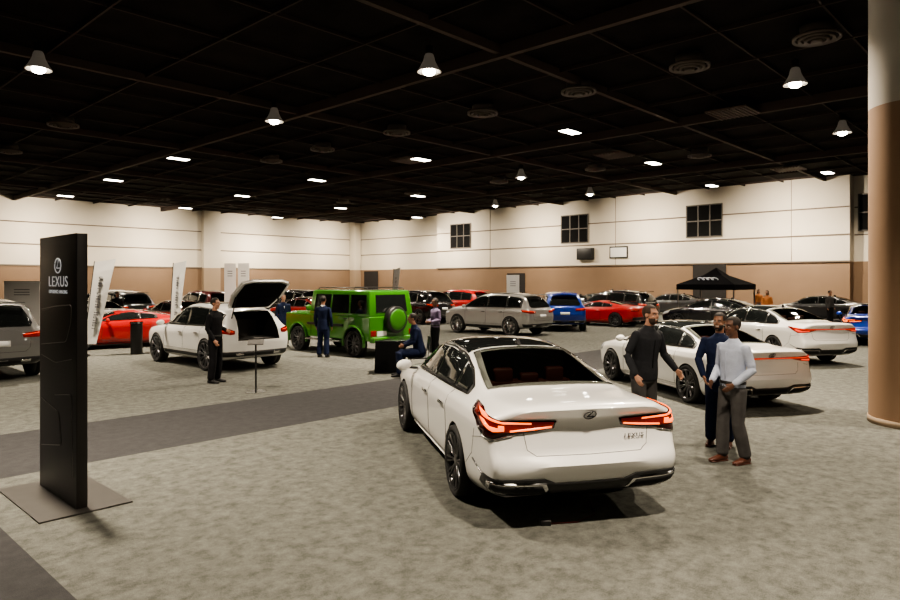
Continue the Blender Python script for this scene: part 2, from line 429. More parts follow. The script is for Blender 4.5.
def sedan(paint,bar=False):
    root=empty('car')
    st=SED; wy=(-1.56,1.56); R=.36
    body,bvh=loft(st,sedwarp,paint,wy,R,root,tail=1.0,flank=.05,ledge=.75,prism=([(-.61,-1.79),(.61,-1.79),(.58,-1.5),(.50,-.97),(-.50,-.97),(-.58,-1.5)],.96,2.0))
    o=dict(cab=(-1.62,1.12),pillars=[-1.05,-.12],doors=[-1.12,-.15,.98],handles=[-.95,-.02],paint=paint,chrome=True,cladding=False,
      wind=(.55,1.25),roofglass=(-.84,.46),roofw=.60,rear_mat=M['tint'],rear_glass=('top',[(-.68,-1.85),(0,-1.89),(.68,-1.85),(.645,-1.5),(.56,-.90),(-.56,-.90),(-.645,-1.5)]),
      fy=1.4,head=[(.45,.60),(.45,.68),(.75,.78),(1.0,.84),(.95,.70),(.7,.62)],grille=[(-.4,.28),(.4,.28),(.3,.62),(-.3,.62)],sill=.26)
    common(root,body,bvh,st,wy,R,o)
    box_obj('rear_seat',-.49,.49,-1.22,-1.05,.96,1.10,M['leather'],root,bev=.02)
    for x in(-.30,0,.30): box_obj('headrest',x-.11,x+.11,-1.22,-1.12,1.07,1.24 if x else 1.18,M['leather'],root,bev=.03)
    add_wheels(root,wy,R,.25,.85,'multi')
    mp=maps('rad',-1,-1.6)
    for s in(1,-1):
        Q=lambda L:[(s*a,z) for a,z in L]
        if not bar:
            patch('taillight',bvh,mp,Q([(.27,.965),(.29,.898),(.42,.872),(.58,.852),(.70,.815),(.78,.83),(.90,.935),(1.14,1.045),(.90,1.030),(.66,.985)]),M['lampd'],root,eps=.012,step=.05)
            patch('taillight_lens',bvh,mp,Q([(.29,.958),(.30,.910),(.43,.888),(.60,.874),(.70,.872),(.85,.958),(1.06,1.032),(.90,1.022),(.66,.977)]),M['lampr'],root,eps=.016,step=.04)
            patch('taillight_strip',bvh,mp,Q([(.31,.922),(.31,.906),(.44,.890),(.60,.876),(.60,.892),(.44,.906)]),M['lampo'],root,eps=.021,step=.04)
            patch('taillight_strip',bvh,mp,Q([(.46,.958),(.46,.944),(.64,.956),(.82,.994),(.96,1.018),(.80,1.009),(.64,.972)]),M['lampo'],root,eps=.021,step=.04)
            patch('taillight_strip',bvh,mp,Q([(.635,.936),(.635,.886),(.70,.882),(.79,.940),(.84,.975),(.78,.968),(.72,.925),(.67,.915),(.67,.938)]),M['lampo'],root,eps=.021,step=.03)
            pline('taillight_trim',bvh,mp,Q([(.58,.846),(.70,.808),(.79,.825),(.90,.93),(1.14,1.04)]),M['chrome'],root,r=.004,eps=.012)
        else:
            patch('taillight',bvh,mp,Q([(.0,.962),(.0,.945),(.40,.935),(.55,.89),(.78,.865),(.95,.96),(1.05,1.01),(.80,.990),(.5,.968)]),M['lampr'],root,eps=.012,step=.05)
            patch('taillight_strip',bvh,mp,Q([(.0,.958),(.0,.950),(.6,.944),(.9,.980),(.88,.990),(.6,.956)]),M['lampb'],root,eps=.017,step=.05)
            patch('taillight_strip',bvh,mp,Q([(.56,.925),(.56,.90),(.76,.882),(.86,.935),(.80,.945),(.70,.915)]),M['lampb'],root,eps=.017,step=.05)
        patch('exhaust_tip',bvh,mp,Q([(.32,.335),(.56,.335),(.76,.375),(.74,.462),(.58,.447),(.35,.440)]),M['chrome'],root,eps=.026,step=.05)
        patch('exhaust_opening',bvh,mp,Q([(.355,.350),(.56,.350),(.725,.388),(.705,.442),(.57,.430),(.38,.424)]),M['well'],root,eps=.031,step=.05)
        pline('trunk_seam',bvh,maps('rear'),[(s*.60,.865),(s*.575,.72),(s*.50,.67),(0,.665)],M['seam'],root,r=.003)
        pline('bumper_seam',bvh,mp,Q([(.60,.84),(.70,.80),(.80,.815),(.98,.76)]),M['seam'],root,r=.003)
        pline('bumper_chrome',bvh,mp,Q([(.78,.46),(.98,.56)]),M['rimd'],root,r=.008,eps=.004)
        pline('fender_seam',bvh,maps('side',s),[(-1.93,.42),(-2.20,.60),(-2.30,.85)],M['seam'],root,r=.003)
    patch('diffuser',bvh,mp,[(-.72,.31),(.72,.31),(.86,.40),(.80,.492),(.60,.478),(.36,.478),(.28,.43),(0,.43),(-.28,.43),(-.36,.478),(-.60,.478),(-.80,.492),(-.86,.40)],M['trimb'],root,eps=.012,step=.06)
    emblem(root,bvh,1.015)
    if not bar: lettering(root,bvh,'LEXUS',.45,.80,.052)
    bm=bmesh.new(); bx(bm,-.02,.02,-.88,-.76,1.46,1.53,top=.4,topy=.35); bm_obj('roof_antenna',bm,M['black'],root)
    return root
SUVS=[(-2.35,.76,.42,1.02,.66,1.08,.54),(-2.29,.88,.36,1.07,.77,1.26,.60),(-2.12,.94,.31,1.10,.81,1.48,.64),(-1.85,.96,.28,1.10,.83,1.63,.67),
(-1.3,.97,.26,1.09,.84,1.70,.69),(-.5,.96,.25,1.08,.84,1.73,.70),(.2,.96,.25,1.07,.84,1.70,.69),(.7,.96,.25,1.06,.83,1.53,.66),
(1.2,.97,.26,1.05,.81,1.22,.64),(1.5,.97,.27,1.04,.80,1.14,.62),(1.95,.94,.29,1.0,.77,1.09,.56),(2.2,.88,.32,.93,.70,.99,.5),(2.32,.76,.36,.80,.6,.86,.45)]
SPORT=[(-2.35,.76,.40,1.00,.66,1.06,.54),(-2.29,.88,.34,1.05,.77,1.22,.58),(-2.12,.95,.29,1.07,.81,1.40,.61),(-1.85,.975,.26,1.07,.82,1.52,.63),
(-1.3,.98,.23,1.04,.82,1.62,.66),(-.5,.96,.22,1.02,.82,1.66,.68),(.2,.96,.22,1.01,.82,1.63,.68),(.7,.965,.22,1.0,.81,1.45,.65),
(1.2,.98,.23,1.0,.80,1.13,.64),(1.5,.98,.24,.99,.79,1.05,.62),(1.95,.95,.26,.93,.76,1.0,.56),(2.2,.88,.30,.84,.70,.89,.5),(2.32,.74,.34,.72,.6,.76,.45)]
def suv(paint,openhatch=False,rim='silver',st=SUVS):
    root=empty('car'); wy=(-1.42,1.44); R=.385
    body,bvh=loft(st,rearwarp(-1.95,.75,.22),paint,wy,R,root,tail=.3,crease=.4,flank=.03,ledge=.3,cavity=((-.57,.57,-2.8,-1.25,.76,1.44,.86,1.0) if openhatch else None))
    h=st[5][5]
    o=dict(cab=(-1.92,1.18),pillars=[-1.15,-.15],doors=[-1.12,-.15,.98],handles=[-.95,-.02],paint=paint,chrome=True,rail=.12,
      wind=(.45,1.25),roofglass=(-1.0,.3),rear_glass=None if openhatch else ('rear',[(-.62,1.14),(.62,1.14),(.66,1.22),(.52,1.52),(-.52,1.52),(-.66,1.22)]),
      fy=1.3,head=[(.45,.74),(.45,.82),(.75,.88),(1.0,.92),(.95,.80),(.7,.74)],grille=[(-.42,.45),(.42,.45),(.40,.78),(-.40,.78)],sill=.42)
    common(root,body,bvh,st,wy,R,o)
    add_wheels(root,wy,R,.25,.865,rim)
    mp=maps('rad',-1,-1.2)
    for s in(1,-1):
        a0=.52 if openhatch else .38
        patch('taillight',bvh,mp,[(s*a,z) for a,z in[(a0,.92),(a0,1.0),(.62,1.04),(.88,1.06),(.84,.97),(.6,.91)]],M['lampr'],root,eps=.012,step=.06)
        patch('taillight_strip',bvh,mp,[(s*a,z) for a,z in[(a0+.03,.97),(a0+.03,.985),(.84,1.035),(.84,1.02)]],M['lampb'],root,eps=.017,step=.06)
        patch('exhaust_tip',bvh,mp,[(s*a,z) for a,z in[(.35,.40),(.5,.40),(.5,.46),(.35,.46)]],M['chrome'],root,eps=.015,step=.06)
    patch('lower_bumper',bvh,mp,[(-.8,.38),(.8,.38),(.85,.50),(-.85,.50)],M['trimb'],root,eps=.010,step=.08)
    if not openhatch:
        for s in(1,-1): pline('hatch_seam',bvh,maps('rear'),[(s*.62,1.05),(s*.58,.70),(s*.5,.62),(0,.62)],M['seam'],root,r=.004)
        patch('number_plate',bvh,maps('rear'),[(-.2,.74),(.2,.74),(.2,.86),(-.2,.86)],M['plate'],root,eps=.012,step=.1)
        bm=bmesh.new(); bx(bm,-.55,.55,-2.13,-1.80,h-.095,h-.065,top=.96); bm_obj('roof_spoiler',bm,paint,root)
    return root,bvh
COUP=[(-2.2,.70,.38,.86,.6,.92,.5),(-2.12,.86,.30,.92,.72,1.0,.58),(-1.8,.94,.22,.93,.76,1.02,.6),(-1.3,.96,.17,.92,.74,1.08,.56),(-.8,.95,.15,.90,.74,1.20,.52),
(-.2,.93,.15,.88,.74,1.27,.54),(.3,.93,.15,.86,.74,1.22,.56),(.8,.94,.15,.85,.74,.98,.58),(1.1,.95,.16,.85,.74,.90,.58),(1.6,.94,.18,.80,.7,.83,.52),(2.0,.88,.2,.68,.62,.72,.45),(2.25,.7,.24,.54,.5,.57,.4)]
def coupe(paint):
    root=empty('car'); wy=(-1.28,1.32); R=.34
    body,bvh=loft(COUP,rearwarp(-1.8,.6),paint,wy,R,root,flank=.05)
    o=dict(cab=(-1.0,.80),pillars=[-.45],doors=[-.45,.72],handles=[-.35],paint=paint,rail=.09,wind=(.28,.88),
      rear_glass=('top',[(-.5,-1.35),(.5,-1.35),(.45,-.6),(-.45,-.6)]),fy=1.1,head=[(.45,.50),(.5,.60),(.9,.70),(.95,.62),(.7,.50)],
      grille=[(-.55,.26),(.55,.26),(.5,.42),(-.5,.42)],sill=.24)
    common(root,body,bvh,COUP,wy,R,o)
    add_wheels(root,wy,R,.25,.84,'multi')
    mp=maps('rad',-1,-1.2)
    for s in(1,-1):
        patch('taillight',bvh,mp,[(s*a,z) for a,z in[(.28,.74),(.28,.82),(.7,.84),(.8,.76)]],M['lampr'],root,eps=.012,step=.06)
    patch('diffuser',bvh,mp,[(-.7,.34),(.7,.34),(.7,.48),(-.7,.48)],M['trimb'],root,eps=.01,step=.08)
    return root
def boxy(paint):
    root=empty('car'); wy=(-1.4,1.4); R=.385
    bm=bmesh.new()
    bx(bm,-.88,.88,-2.1,2.12,.48,1.18)
    o=bm_obj('body',bm,[paint,M['well']],root)
    cm=bmesh.new()
    for y in wy:
        for s in(1,-1): lathe(cm,[(R+.07,s*.58),(R+.07,s*1.3)],36,'x',(0,y,R+.02),mi=1,smooth=False)
    c=bm_obj('cutter',cm,[paint,M['well']])
    bake(o,[('BEVEL',dict(width=.035,segments=3)),('BOOLEAN',dict(operation='DIFFERENCE',object=c,solver='EXACT'))]); bpy.data.objects.remove(c)
    box_obj('cabin',-.86,.86,-2.08,.86,1.16,1.93,paint,root,bev=.05,top=.90,topy=.93)
    box_obj('hood',-.66,.66,.80,2.08,1.14,1.235,paint,root,bev=.025)
    box_obj('roof_panel',-.70,.70,-1.85,.65,1.92,1.945,M['black'],root,bev=.01)
    for s in(1,-1):
        box_obj('fender_top',s*.77-.12,s*.77+.12,.95,2.0,1.12,1.20,paint,root,bev=.03)
        box_obj('turn_lamp',s*.77-.05,s*.77+.05,1.72,1.86,1.19,1.24,M['lampw'],root,bev=.015)
        for a,b in((-1.95,-1.22),(-1.12,-.30),(-.20,.60)):
            z0,z1=1.26,1.80
            f=lambda z:.86*(1-(z-1.16)/.77*.10)+.012
            sh=lambda y,z: -.61+(y+.61)*(1-(z-1.16)/.77*.07)
            vs=[];
            for z in(z0,z1):
                for y in(a,b): vs.append((s*f(z),sh(y,z),z))
            vs2=[(v[0]-s*.03,v[1],v[2]) for v in vs]
            mesh_obj('side_window',vs+vs2,[(0,1,3,2),(4,6,7,5),(0,4,5,1),(2,3,7,6),(0,2,6,4),(1,5,7,3)],M['glass'],root)
        for y in wy:
            bm=bmesh.new(); n=14
            P=[(s*.90,y+(R+.10)*math.cos(a),R+.02+(R+.10)*math.sin(a)) for a in [math.pi*(-.06+1.12*i/n) for i in range(n+1)]]
            tube_v(bm,P,[(.05,.035)]*len(P),side=(1,0,0),n=8); bm_obj('wheel_arch_flare',bm,paint,root,smooth=True)
        box_obj('side_trim',s*.90-.02,s*.90+.02,-.9,.9,.86,.93,M['trimb'],root,bev=.008)
        box_obj('running_board',s*.93-.08,s*.93+.08,-.88,.88,.40,.45,M['rims'],root,bev=.015)
        for y in(-1.17,-.25,.72):
            box_obj('door_seam',s*.882-.003,s*.882+.003,y-.006,y+.006,.52,1.22,M['seam'],root)
        for y in(-1.02,-.10): box_obj('door_handle',s*.90-.03,s*.90+.03,y-.07,y+.07,1.08,1.11,M['trimb'],root,bev=.01)
        bm=bmesh.new(); ell(bm,(s*1.03,.62,1.38),(.11,.06,.10),mi=0); tube_v(bm,[(s*.85,.64,1.30),(s*1.0,.62,1.34)],.025,n=8); bm_obj('mirror',bm,paint,root,smooth=True)
        box_obj('taillight',s*.74-.10,s*.74+.10,-2.13,-2.08,.62,.78,M['lampr'],root,bev=.015)
        bm=bmesh.new(); lathe(bm,[(.11,0),(.115,.03),(.08,.05),(.01,.055)],24); h=bm_obj('headlight',bm,M['lampw'],root); h.rotation_euler=(-math.pi/2,0,0); h.location=(s*.62,2.10,.95)
        tube_obj('roof_rail',[(s*.70,-1.8,1.95),(s*.70,-1.78,2.0),(s*.70,.5,2.0),(s*.70,.55,1.95)],.015,M['trimb'],root)
    f=lambda z:-2.08+((z-1.16)/.77)*.103-.012
    vs=[(-.60,f(1.3),1.3),(.60,f(1.3),1.3),(.57,f(1.80),1.80),(-.57,f(1.80),1.80)]
    mesh_obj('rear_window',vs+[(x,y+.03,z) for x,y,z in vs],[(0,1,2,3),(7,6,5,4),(0,4,5,1),(1,5,6,2),(2,6,7,3),(3,7,4,0)],M['glass'],root)
    g=lambda z:.86-((z-1.16)/.77)*.103+.012
    vs=[(-.72,g(1.28),1.28),(.72,g(1.28),1.28),(.68,g(1.84),1.84),(-.68,g(1.84),1.84)]
    mesh_obj('windscreen',vs+[(x,y-.03,z) for x,y,z in vs],[(0,1,2,3),(7,6,5,4),(0,4,5,1),(1,5,6,2),(2,6,7,3),(3,7,4,0)],M['glass'],root)
    def ydisc(name,prof,m,par):
        bm=bmesh.new(); lathe(bm,prof,40,'z',cap=False)
        bmesh.ops.transform(bm,matrix=Matrix.Rotation(math.pi/2,4,'X'),verts=bm.verts[:])
        return bm_obj(name,bm,m,par,smooth=True)
    sp=ydisc('spare_wheel',[(.001,.0),(.34,.0),(.375,.03),(.39,.06),(.39,.18),(.370,.215),(.29,.222)],M['trimb'],root); sp.location=(.02,-2.09,1.08)
    ydisc('spare_wheel_cover',[(.315,.20),(.31,.226),(.29,.238),(.20,.246),(.001,.250)],mat('cover_green',(.038,.19,.010),.45),sp)
    box_obj('rear_bumper',-.86,.86,-2.25,-2.06,.44,.60,paint,root,bev=.04)
    box_obj('front_bumper',-.88,.88,2.08,2.28,.44,.66,paint,root,bev=.05)
    box_obj('grille',-.42,.42,2.10,2.15,.80,1.08,M['trimb'],root,bev=.01)
    box_obj('number_plate',-.60,-.25,-2.115,-2.09,.62,.76,M['plate'],root)
    add_wheels(root,wy,R,.26,.80,'multi')
    return root
def walk(o):
    yield o
    for c in o.children: yield from walk(c)
def place(root,loc,hd,label,cat='car',group=None,sc=1):
    root.location=(loc[0],loc[1],0); root.rotation_euler=(0,0,math.atan2(hd[1],hd[0])-math.pi/2)
    root.scale=(sc,sc,sc) if not isinstance(sc,tuple) else sc
    tag(root,label,cat,group); return root
def clone(root,paint_old,paint_new):
    kids={}
    for o in walk(root): kids.setdefault(o.parent,[]).append(o)
    def rec(o,par):
        n=o.copy(); COL.objects.link(n)
        for k in list(n.keys()):
            if k in('label','category','group'): del n[k]
        if par is not None: n.parent=par
        if n.type=='MESH':
            for sl in n.material_slots:
                if sl.material==paint_old: sl.link='OBJECT'; sl.material=paint_new
        for c in kids.get(o,[]): rec(c,n)
        return n
    return rec(root,None)
A=Vector((.686,.728,0)).normalized(); B=Vector((-.728,.686,0)).normalized()
def uv(u,v,z=0): p=A*u+B*v; return Vector((p.x,p.y,z))
H14=(-.235,.972)
hero=sedan(M['white'])
place(hero,(.60,8.62),H14,'white luxury sedan with lit orange-red taillights, parked on gray carpet')
cx=sedan(M['white2'],bar=True)
place(cx,(9.25,19.7),H14,'white sedan with a slim full-width red light bar',sc=(.95,.92,1.0))
c2=clone(cx,M['white2'],M['white2']); place(c2,(4.80,13.75),H14,'white sedan with dark wheels beside the talking men',sc=.94)
hatch,hbvh=suv(M['white2'],openhatch=True,rim='multi',st=SPORT)
box_obj('cargo_floor',-.52,.52,-2.20,-1.28,.765,.785,M['intgrey'],hatch); box_obj('rear_seat_back',-.50,.50,-1.36,-1.27,.78,1.22,M['intgrey'],hatch,bev=.02)
tg=empty('tailgate',(0,-1.86,1.53),0,hatch)
def slab(name,poly,t,m,par,z=0):
    n=len(poly); vs=[(x,y,z) for x,y in poly]+[(x,y,z+t) for x,y in poly]
    fs=[tuple(range(n)),tuple(reversed(range(n,2*n)))]+[(i,(i+1)%n,n+(i+1)%n,n+i) for i in range(n)]
    o=mesh_obj(name,vs,fs,m,par); return bake(o,[('BEVEL',dict(width=.015,segments=2))])
slab('tailgate_panel',[(-.56,0),(.56,0),(.68,-.50),(.64,-1.02),(.40,-1.12),(-.40,-1.12),(-.64,-1.02),(-.68,-.50)],.06,M['white2'],tg)
slab('tailgate_glass',[(-.50,-.06),(.50,-.06),(.60,-.50),(-.60,-.50)],.10,M['interior'],tg,-.02)
slab('tailgate_lining',[(-.59,-.54),(.59,-.54),(.56,-.99),(.38,-1.06),(-.38,-1.06),(-.56,-.99)],.04,M['interior'],tg,-.025)
tg.rotation_euler=(-.62,0,0)
for s in(1,-1): tube_obj('tailgate_strut',[(s*.60,-2.05,1.20),(s*.58,-2.28,1.80)],.014,M['trimb'],hatch)
place(hatch,(-6.35,18.05),B,'white SUV with its tailgate raised open, beside an info stand',sc=(1,.97,1))
g=boxy(M['green']); place(g,(-3.2,21.0),B,'bright green boxy off-roader with rear-mounted spare wheel')
sv,_=suv(M['silver']); place(sv,(2.0,28.4),B,'silver-white seven-seat SUV on show carpet')
s2=clone(sv,M['silver'],M['dsilver']); place(s2,(-11.45,16.1),B,'dark silver SUV with chrome trim beside a sign totem',sc=(1,1,1.04))
rc=coupe(M['red']); place(rc,(-11.1,22.6),(-.80,-.60),'red sports coupe next to white flag banners')
blue=clone(sv,M['silver'],M['blue']); place(blue,(5.1,31.2),(.06,1),'bright blue SUV parked beside a red coupe')
def more(src,old,new,loc,hd,label,sc=1,group=None): 
    n=clone(src,M[old],M[new]); return place(n,loc,hd,label,group=group,sc=sc)
more(rc,'red','red',(7.6,33.6),B,'red low sports coupe among other show cars')
more(hero,'white','blue',(15.4,24.6),(.5,.86),'blue sedan behind a white sedan with a light bar',sc=.92)
B2=(B.x,B.y); GP='cars parked in the far rows'
for src,old,new,loc,lb in [
 (sv,'silver','grey',(12.9,34.6),'dark gray SUV in a far row'),
 (sv,'silver','maroon',(16.6,33.4),'maroon SUV in a far row'),
 (hero,'white','red',(12.6,27.6),'red sedan behind a white SUV'),
 (sv,'silver','white2',(14.5,40.5),'white SUV in a far row'),
 (sv,'silver','black',(21.9,33),'black SUV in a far row'),
 (sv,'silver','red',(28.6,26.5),'red SUV in a far row'),
 (sv,'silver','black',(24.5,25.8),'black SUV in a far row'),
 (hero,'white','white2',(31.6,24.6),'white sedan in a far row'),
 (hero,'white','black',(34.6,22.6),'black sedan in a far row'),
 (sv,'silver','black',(31.9,18.2),'black SUV in a far row'),
 (hero,'white','silver',(38.3,23),'silver sedan in a far row'),
 (hero,'white','grey',(42,19.5),'dark gray sedan in a far row'),
 (hero,'white','black',(31.4,12.5),'black sedan in front of a black canopy'),
 (hero,'white','grey',(41.2,10.6),'dark gray sedan near a black canopy'),
 (sv,'silver','black',(39.8,5.4),'black SUV near the far wall'),
 (hero,'white','grey',(37.7,29.3),'gray sedan in a far row'),
 (sv,'silver','grey',(6.2,37.5),'gray SUV in a far row'),
 (hero,'white','red',(19.4,28.2),'red sedan in a far row'),
 (hero,'white','silver',(15,46),'silver sedan in a far row'),
 (hero,'white','white2',(10.3,30.5),'white sedan behind flag banners'),
]: more(src,old,new,uv(*loc),B2,lb,sc=.94 if src is hero else 1,group=GP)
# ------------------------------------------------------------------ room
RA=math.atan2(A.y,A.x)
def struct(o): o['kind']='structure'; return o
def rbox(name,u0,u1,v0,v1,z0,z1,m,st=True,bev=0):
    o=box_obj(name,u0,u1,v0,v1,z0,z1,m,bev=bev); o.rotation_euler=(0,0,RA)
    if st: struct(o)
    return o
H=8.9
wwhite=mat('wall_white',(.58,.53,.44),.7,noise=.04,nscale=.4)
wbeige=mat('wall_beige',(.20,.130,.080),.8,noise=.06,nscale=.5)
wpil=mat('wall_pilaster',(.32,.24,.165),.8,noise=.04,nscale=.5)
dark=mat('dark_recess',(.015,.013,.012),.8)
groove=mat('groove',(.14,.11,.085),.8)
ceilm=mat('ceiling_black',(.009,.007,.0065),.9,noise=.5,nscale=1.2,spec=.1)
trackm=mat('ceiling_track',(.060,.043,.036),.7,spec=.2)
trackf=mat('ceiling_rail',(.036,.026,.022),.7,spec=.2)
fm=bpy.data.materials.new('carpet'); fm.use_nodes=True; nt=fm.node_tree; N=nt.nodes; L=nt.links; b=N['Principled BSDF']
b.inputs['Roughness'].default_value=.95; b.inputs['Specular IOR Level'].default_value=.1
tc=N.new('ShaderNodeTexCoord'); sp=N.new('ShaderNodeSeparateXYZ'); L.new(tc.outputs['Object'],sp.inputs[0])
def mth(op,a,bv,c=None):
    n=N.new('ShaderNodeMath'); n.operation=op
    for i,x in enumerate((a,bv)):
        if isinstance(x,(int,float)): n.inputs[i].default_value=x
        else: L.new(x,n.inputs[i])
    return n.outputs[0]
s1=mth('MULTIPLY',mth('GREATER_THAN',sp.outputs['Y'],8.75),mth('LESS_THAN',sp.outputs['Y'],11.25))
s2_=mth('MULTIPLY',mth('LESS_THAN',sp.outputs['X'],1.6),mth('GREATER_THAN',sp.outputs['X'],-1.2))
msk=mth('MAXIMUM',s1,s2_)
n1=N.new('ShaderNodeTexNoise'); n1.inputs['Scale'].default_value=6.5; n1.inputs['Detail'].default_value=9; n1.inputs['Roughness'].default_value=.75; L.new(tc.outputs['Object'],n1.inputs['Vector'])
n2=N.new('ShaderNodeTexNoise'); n2.inputs['Scale'].default_value=110; n2.inputs['Detail'].default_value=3; L.new(tc.outputs['Object'],n2.inputs['Vector'])
sm=mth('ADD',mth('MULTIPLY',n1.outputs['Fac'],.66),mth('MULTIPLY',n2.outputs['Fac'],.34))
cr=N.new('ShaderNodeValToRGB'); cr.color_ramp.elements[0].position=.38; cr.color_ramp.elements[0].color=(.058,.059,.052,1); cr.color_ramp.elements[1].position=.62; cr.color_ramp.elements[1].color=(.152,.153,.137,1); L.new(sm,cr.inputs[0])
cd=N.new('ShaderNodeValToRGB'); cd.color_ramp.elements[0].position=.3; cd.color_ramp.elements[0].color=(.028,.028,.029,1); cd.color_ramp.elements[1].position=.7; cd.color_ramp.elements[1].color=(.058,.057,.058,1); L.new(sm,cd.inputs[0])
mx=N.new('ShaderNodeMix'); mx.data_type='RGBA'; L.new(msk,mx.inputs[0]); L.new(cr.outputs[0],mx.inputs[6]); L.new(cd.outputs[0],mx.inputs[7]); L.new(mx.outputs[2],b.inputs['Base Color'])
bp=N.new('ShaderNodeBump'); bp.inputs['Strength'].default_value=.25; bp.inputs['Distance'].default_value=.01; L.new(n2.outputs['Fac'],bp.inputs['Height']); L.new(bp.outputs[0],b.inputs['Normal'])
U0,U1,V0,V1=-22,48.9,-20,61
rbox('floor',U0-.5,U1+.5,V0-.5,V1+.5,-.2,0,fm)
rbox('ceiling',U0-.5,U1+.5,V0-.5,V1+.5,H,H+.2,ceilm)
ZW=3.45
tn=[0]
def trim(*a): tn[0]+=1; return rbox('trim_%d'%tn[0],*a)
rbox('wall_left',U0,U1,V1,V1+.4,0,H,wwhite)
rbox('wall_right',U1,U1+.4,V0,V1,0,H,wwhite)
rbox('wall_front',U0-.4,U0,V0,V1,0,H,wbeige); rbox('wall_back',U0,U1,V0-.4,V0,0,H,wbeige)
rbox('wall_upper',47.9,U1,10.6,46.9,ZW,H,wwhite)
rbox('wall_lower',47.95,U1,10.6,46.9,0,ZW,wbeige)
trim(U0,U1,V1-.06,V1,0,ZW,wbeige); trim(U1-.06,U1,V0,10.6,0,ZW,wbeige); trim(U1-.06,U1,46.9,V1,0,ZW,wbeige)
for z in(5.15,6.9): 
    trim(U0,U1,V1-.03,V1,z-.045,z+.045,groove); trim(U1-.03,U1,V0,10.55,z-.045,z+.045,groove); trim(U1-.03,U1,46.95,V1-.05,z-.045,z+.045,groove)
    trim(47.86,47.9,10.6,46.9,z-.045,z+.045,groove)
trim(U0,U1,V1-.12,V1,ZW-.06,ZW+.06,groove); trim(47.84,47.9,10.55,46.95,ZW-.04,ZW+.05,groove)
for z0,z1,m_ in((0,ZW,wpil),(ZW,H,wwhite)):
    trim(30.2,31.9,V1-.5,V1-.02,z0,z1,m_)
    trim(U1-1.0,U1-.1,V1-1.0,V1-.1,z0,z1,m_)
for v in(40,27,14):
    trim(47.87,47.9,v-.015,v+.015,ZW,H,groove)
wn=0
frm=mat('window_frame',(.09,.08,.07),.6); wgl=mat('window_glass',(.010,.010,.010),.9,spec=.05)
for v in(43.7,30.8,19.85,9.0):
    wn+=1; uu=47.9 if v>10.6 else 48.85
    bm=bmesh.new(); bx(bm,uu-.06,uu-.005,v-1.3,v+1.3,5.4,7.7,mi=0)
    for k in range(4):
        vv=v-1.3+2.6*k/3; bx(bm,uu-.10,uu-.06,vv-.04,vv+.04,5.4,7.7,mi=1)
    for z in(5.4,6.55,7.7): bx(bm,uu-.10,uu-.06,v-1.34,v+1.34,z-.04,z+.04,mi=1)
    o=bm_obj('window_%d'%wn,bm,[wgl,frm]); o.rotation_euler=(0,0,RA); struct(o)
rbox('door_1',47.88,47.94,18.3,20.7,0,3.4,dark); rbox('door_2',U1-.12,U1-.07,57,59.4,0,3.3,dark); rbox('door_3',47.88,47.94,36,38,0,2.9,dark)
rbox('door_4',8,10.5,V1-.12,V1-.07,0,2.6,dark)
sb=rbox('wall_speaker',47.5,47.88,28.9,30.4,3.95,4.9,M['trimb'],st=False,bev=.04); tag(sb,'black box loudspeaker mounted on the upper wall','loudspeaker')
scr=rbox('projection_screen',47.8,47.88,25.9,27.5,4.0,4.95,M['trimb'],st=False); tag(scr,'framed white screen mounted on the upper wall','screen')
sf=box_obj('screen_surface',47.78,47.80,26.0,27.4,4.1,4.85,mat('screen_white',(.6,.6,.58),.6),scr)
bm=bmesh.new(); lathe(bm,[(.63,0),(.63,4.88)],64,mi=0,cap=False); lathe(bm,[(.63,4.88),(.63,H)],64,mi=1,cap=False); lathe(bm,[(.645,0),(.645,.10)],64,mi=2)
col=bm_obj('wall_column',bm,[mat('column_tan',(.33,.21,.13),.75,noise=.03,nscale=1),mat('column_white',(.58,.54,.48),.7),wpil]); col.location=(7.17,10.3,0); struct(col)
v=V0+2; k=0
while v<V1:
    big=(k%4==0); w=.08 if big else .028; trim(U0,U1,v-w,v+w,H-(.28 if big else .12),H-.02,trackm if big else trackf); v+=2.5; k+=1
u=U0+2; k=0
while u<U1:
    big=(k%4==0); w=.09 if big else .028; trim(u-w,u+w,V0,V1,H-(.38 if big else .15),H-.03,trackm if big else trackf); u+=2.9; k+=1
ventm=mat('vent_grey',(.12,.10,.085),.6)
bm=bmesh.new()
for r0,r1,z in((.50,.58,0),(.36,.44,-.03),(.22,.30,-.06),(.02,.14,-.09)):
    lathe(bm,[(r0,z),(r1,z-.03),(r1,z+.05),(r0,z+.09)],32,cap=False)
lathe(bm,[(.40,.04),(.40,.32)],24)
bmesh.ops.recalc_face_normals(bm,faces=bm.faces[:])
vm=bpy.data.meshes.new('vent'); bm.to_mesh(vm); bm.free(); vm.materials.append(ventm)
for (u,v) in [(19.2,5.0),(19.2,8.4),(19.2,12.2),(19.2,16.4),(19.2,21.2),(19.2,26.5),(19.2,31),(33.2,14),(33.2,20),(33.2,27),(33.2,35),(33.2,43),(9,30),(9,38)]:
    o=link(bpy.data.objects.new('ceiling_vent',vm)); o.location=uv(u,v,H-.40); tag(o,'round concentric gray air diffuser on the black ceiling','vent','round ceiling vents')
gm=mat('grille_brown',(.10,.07,.058),.6)
for (u,v) in [(25.5,9.5),(30,17.0),(24,25.5),(40.5,12)]:
    bm=bmesh.new(); bx(bm,-.75,.75,-.75,.75,0,.06)
    for i in range(9): bx(bm,-.7,.7,-.66+i*.16,-.60+i*.16,-.04,0)
    o=bm_obj('ceiling_grille',bm,gm); o.location=uv(u,v,H-.42); o.rotation_euler=(0,0,RA); tag(o,'square louvered brown ceiling grille','ceiling grille','square ceiling grilles')
bulb=mat('bulb',(1,1,1),.5,emit=(1,.93,.80),es=28)
shade=mat('lamp_shade',(.36,.33,.29),.35,.3,emit=(1,.85,.68),es=.04)  # faint emission stands in for the bulb's own light on the bell
LC=(1,.86,.68)
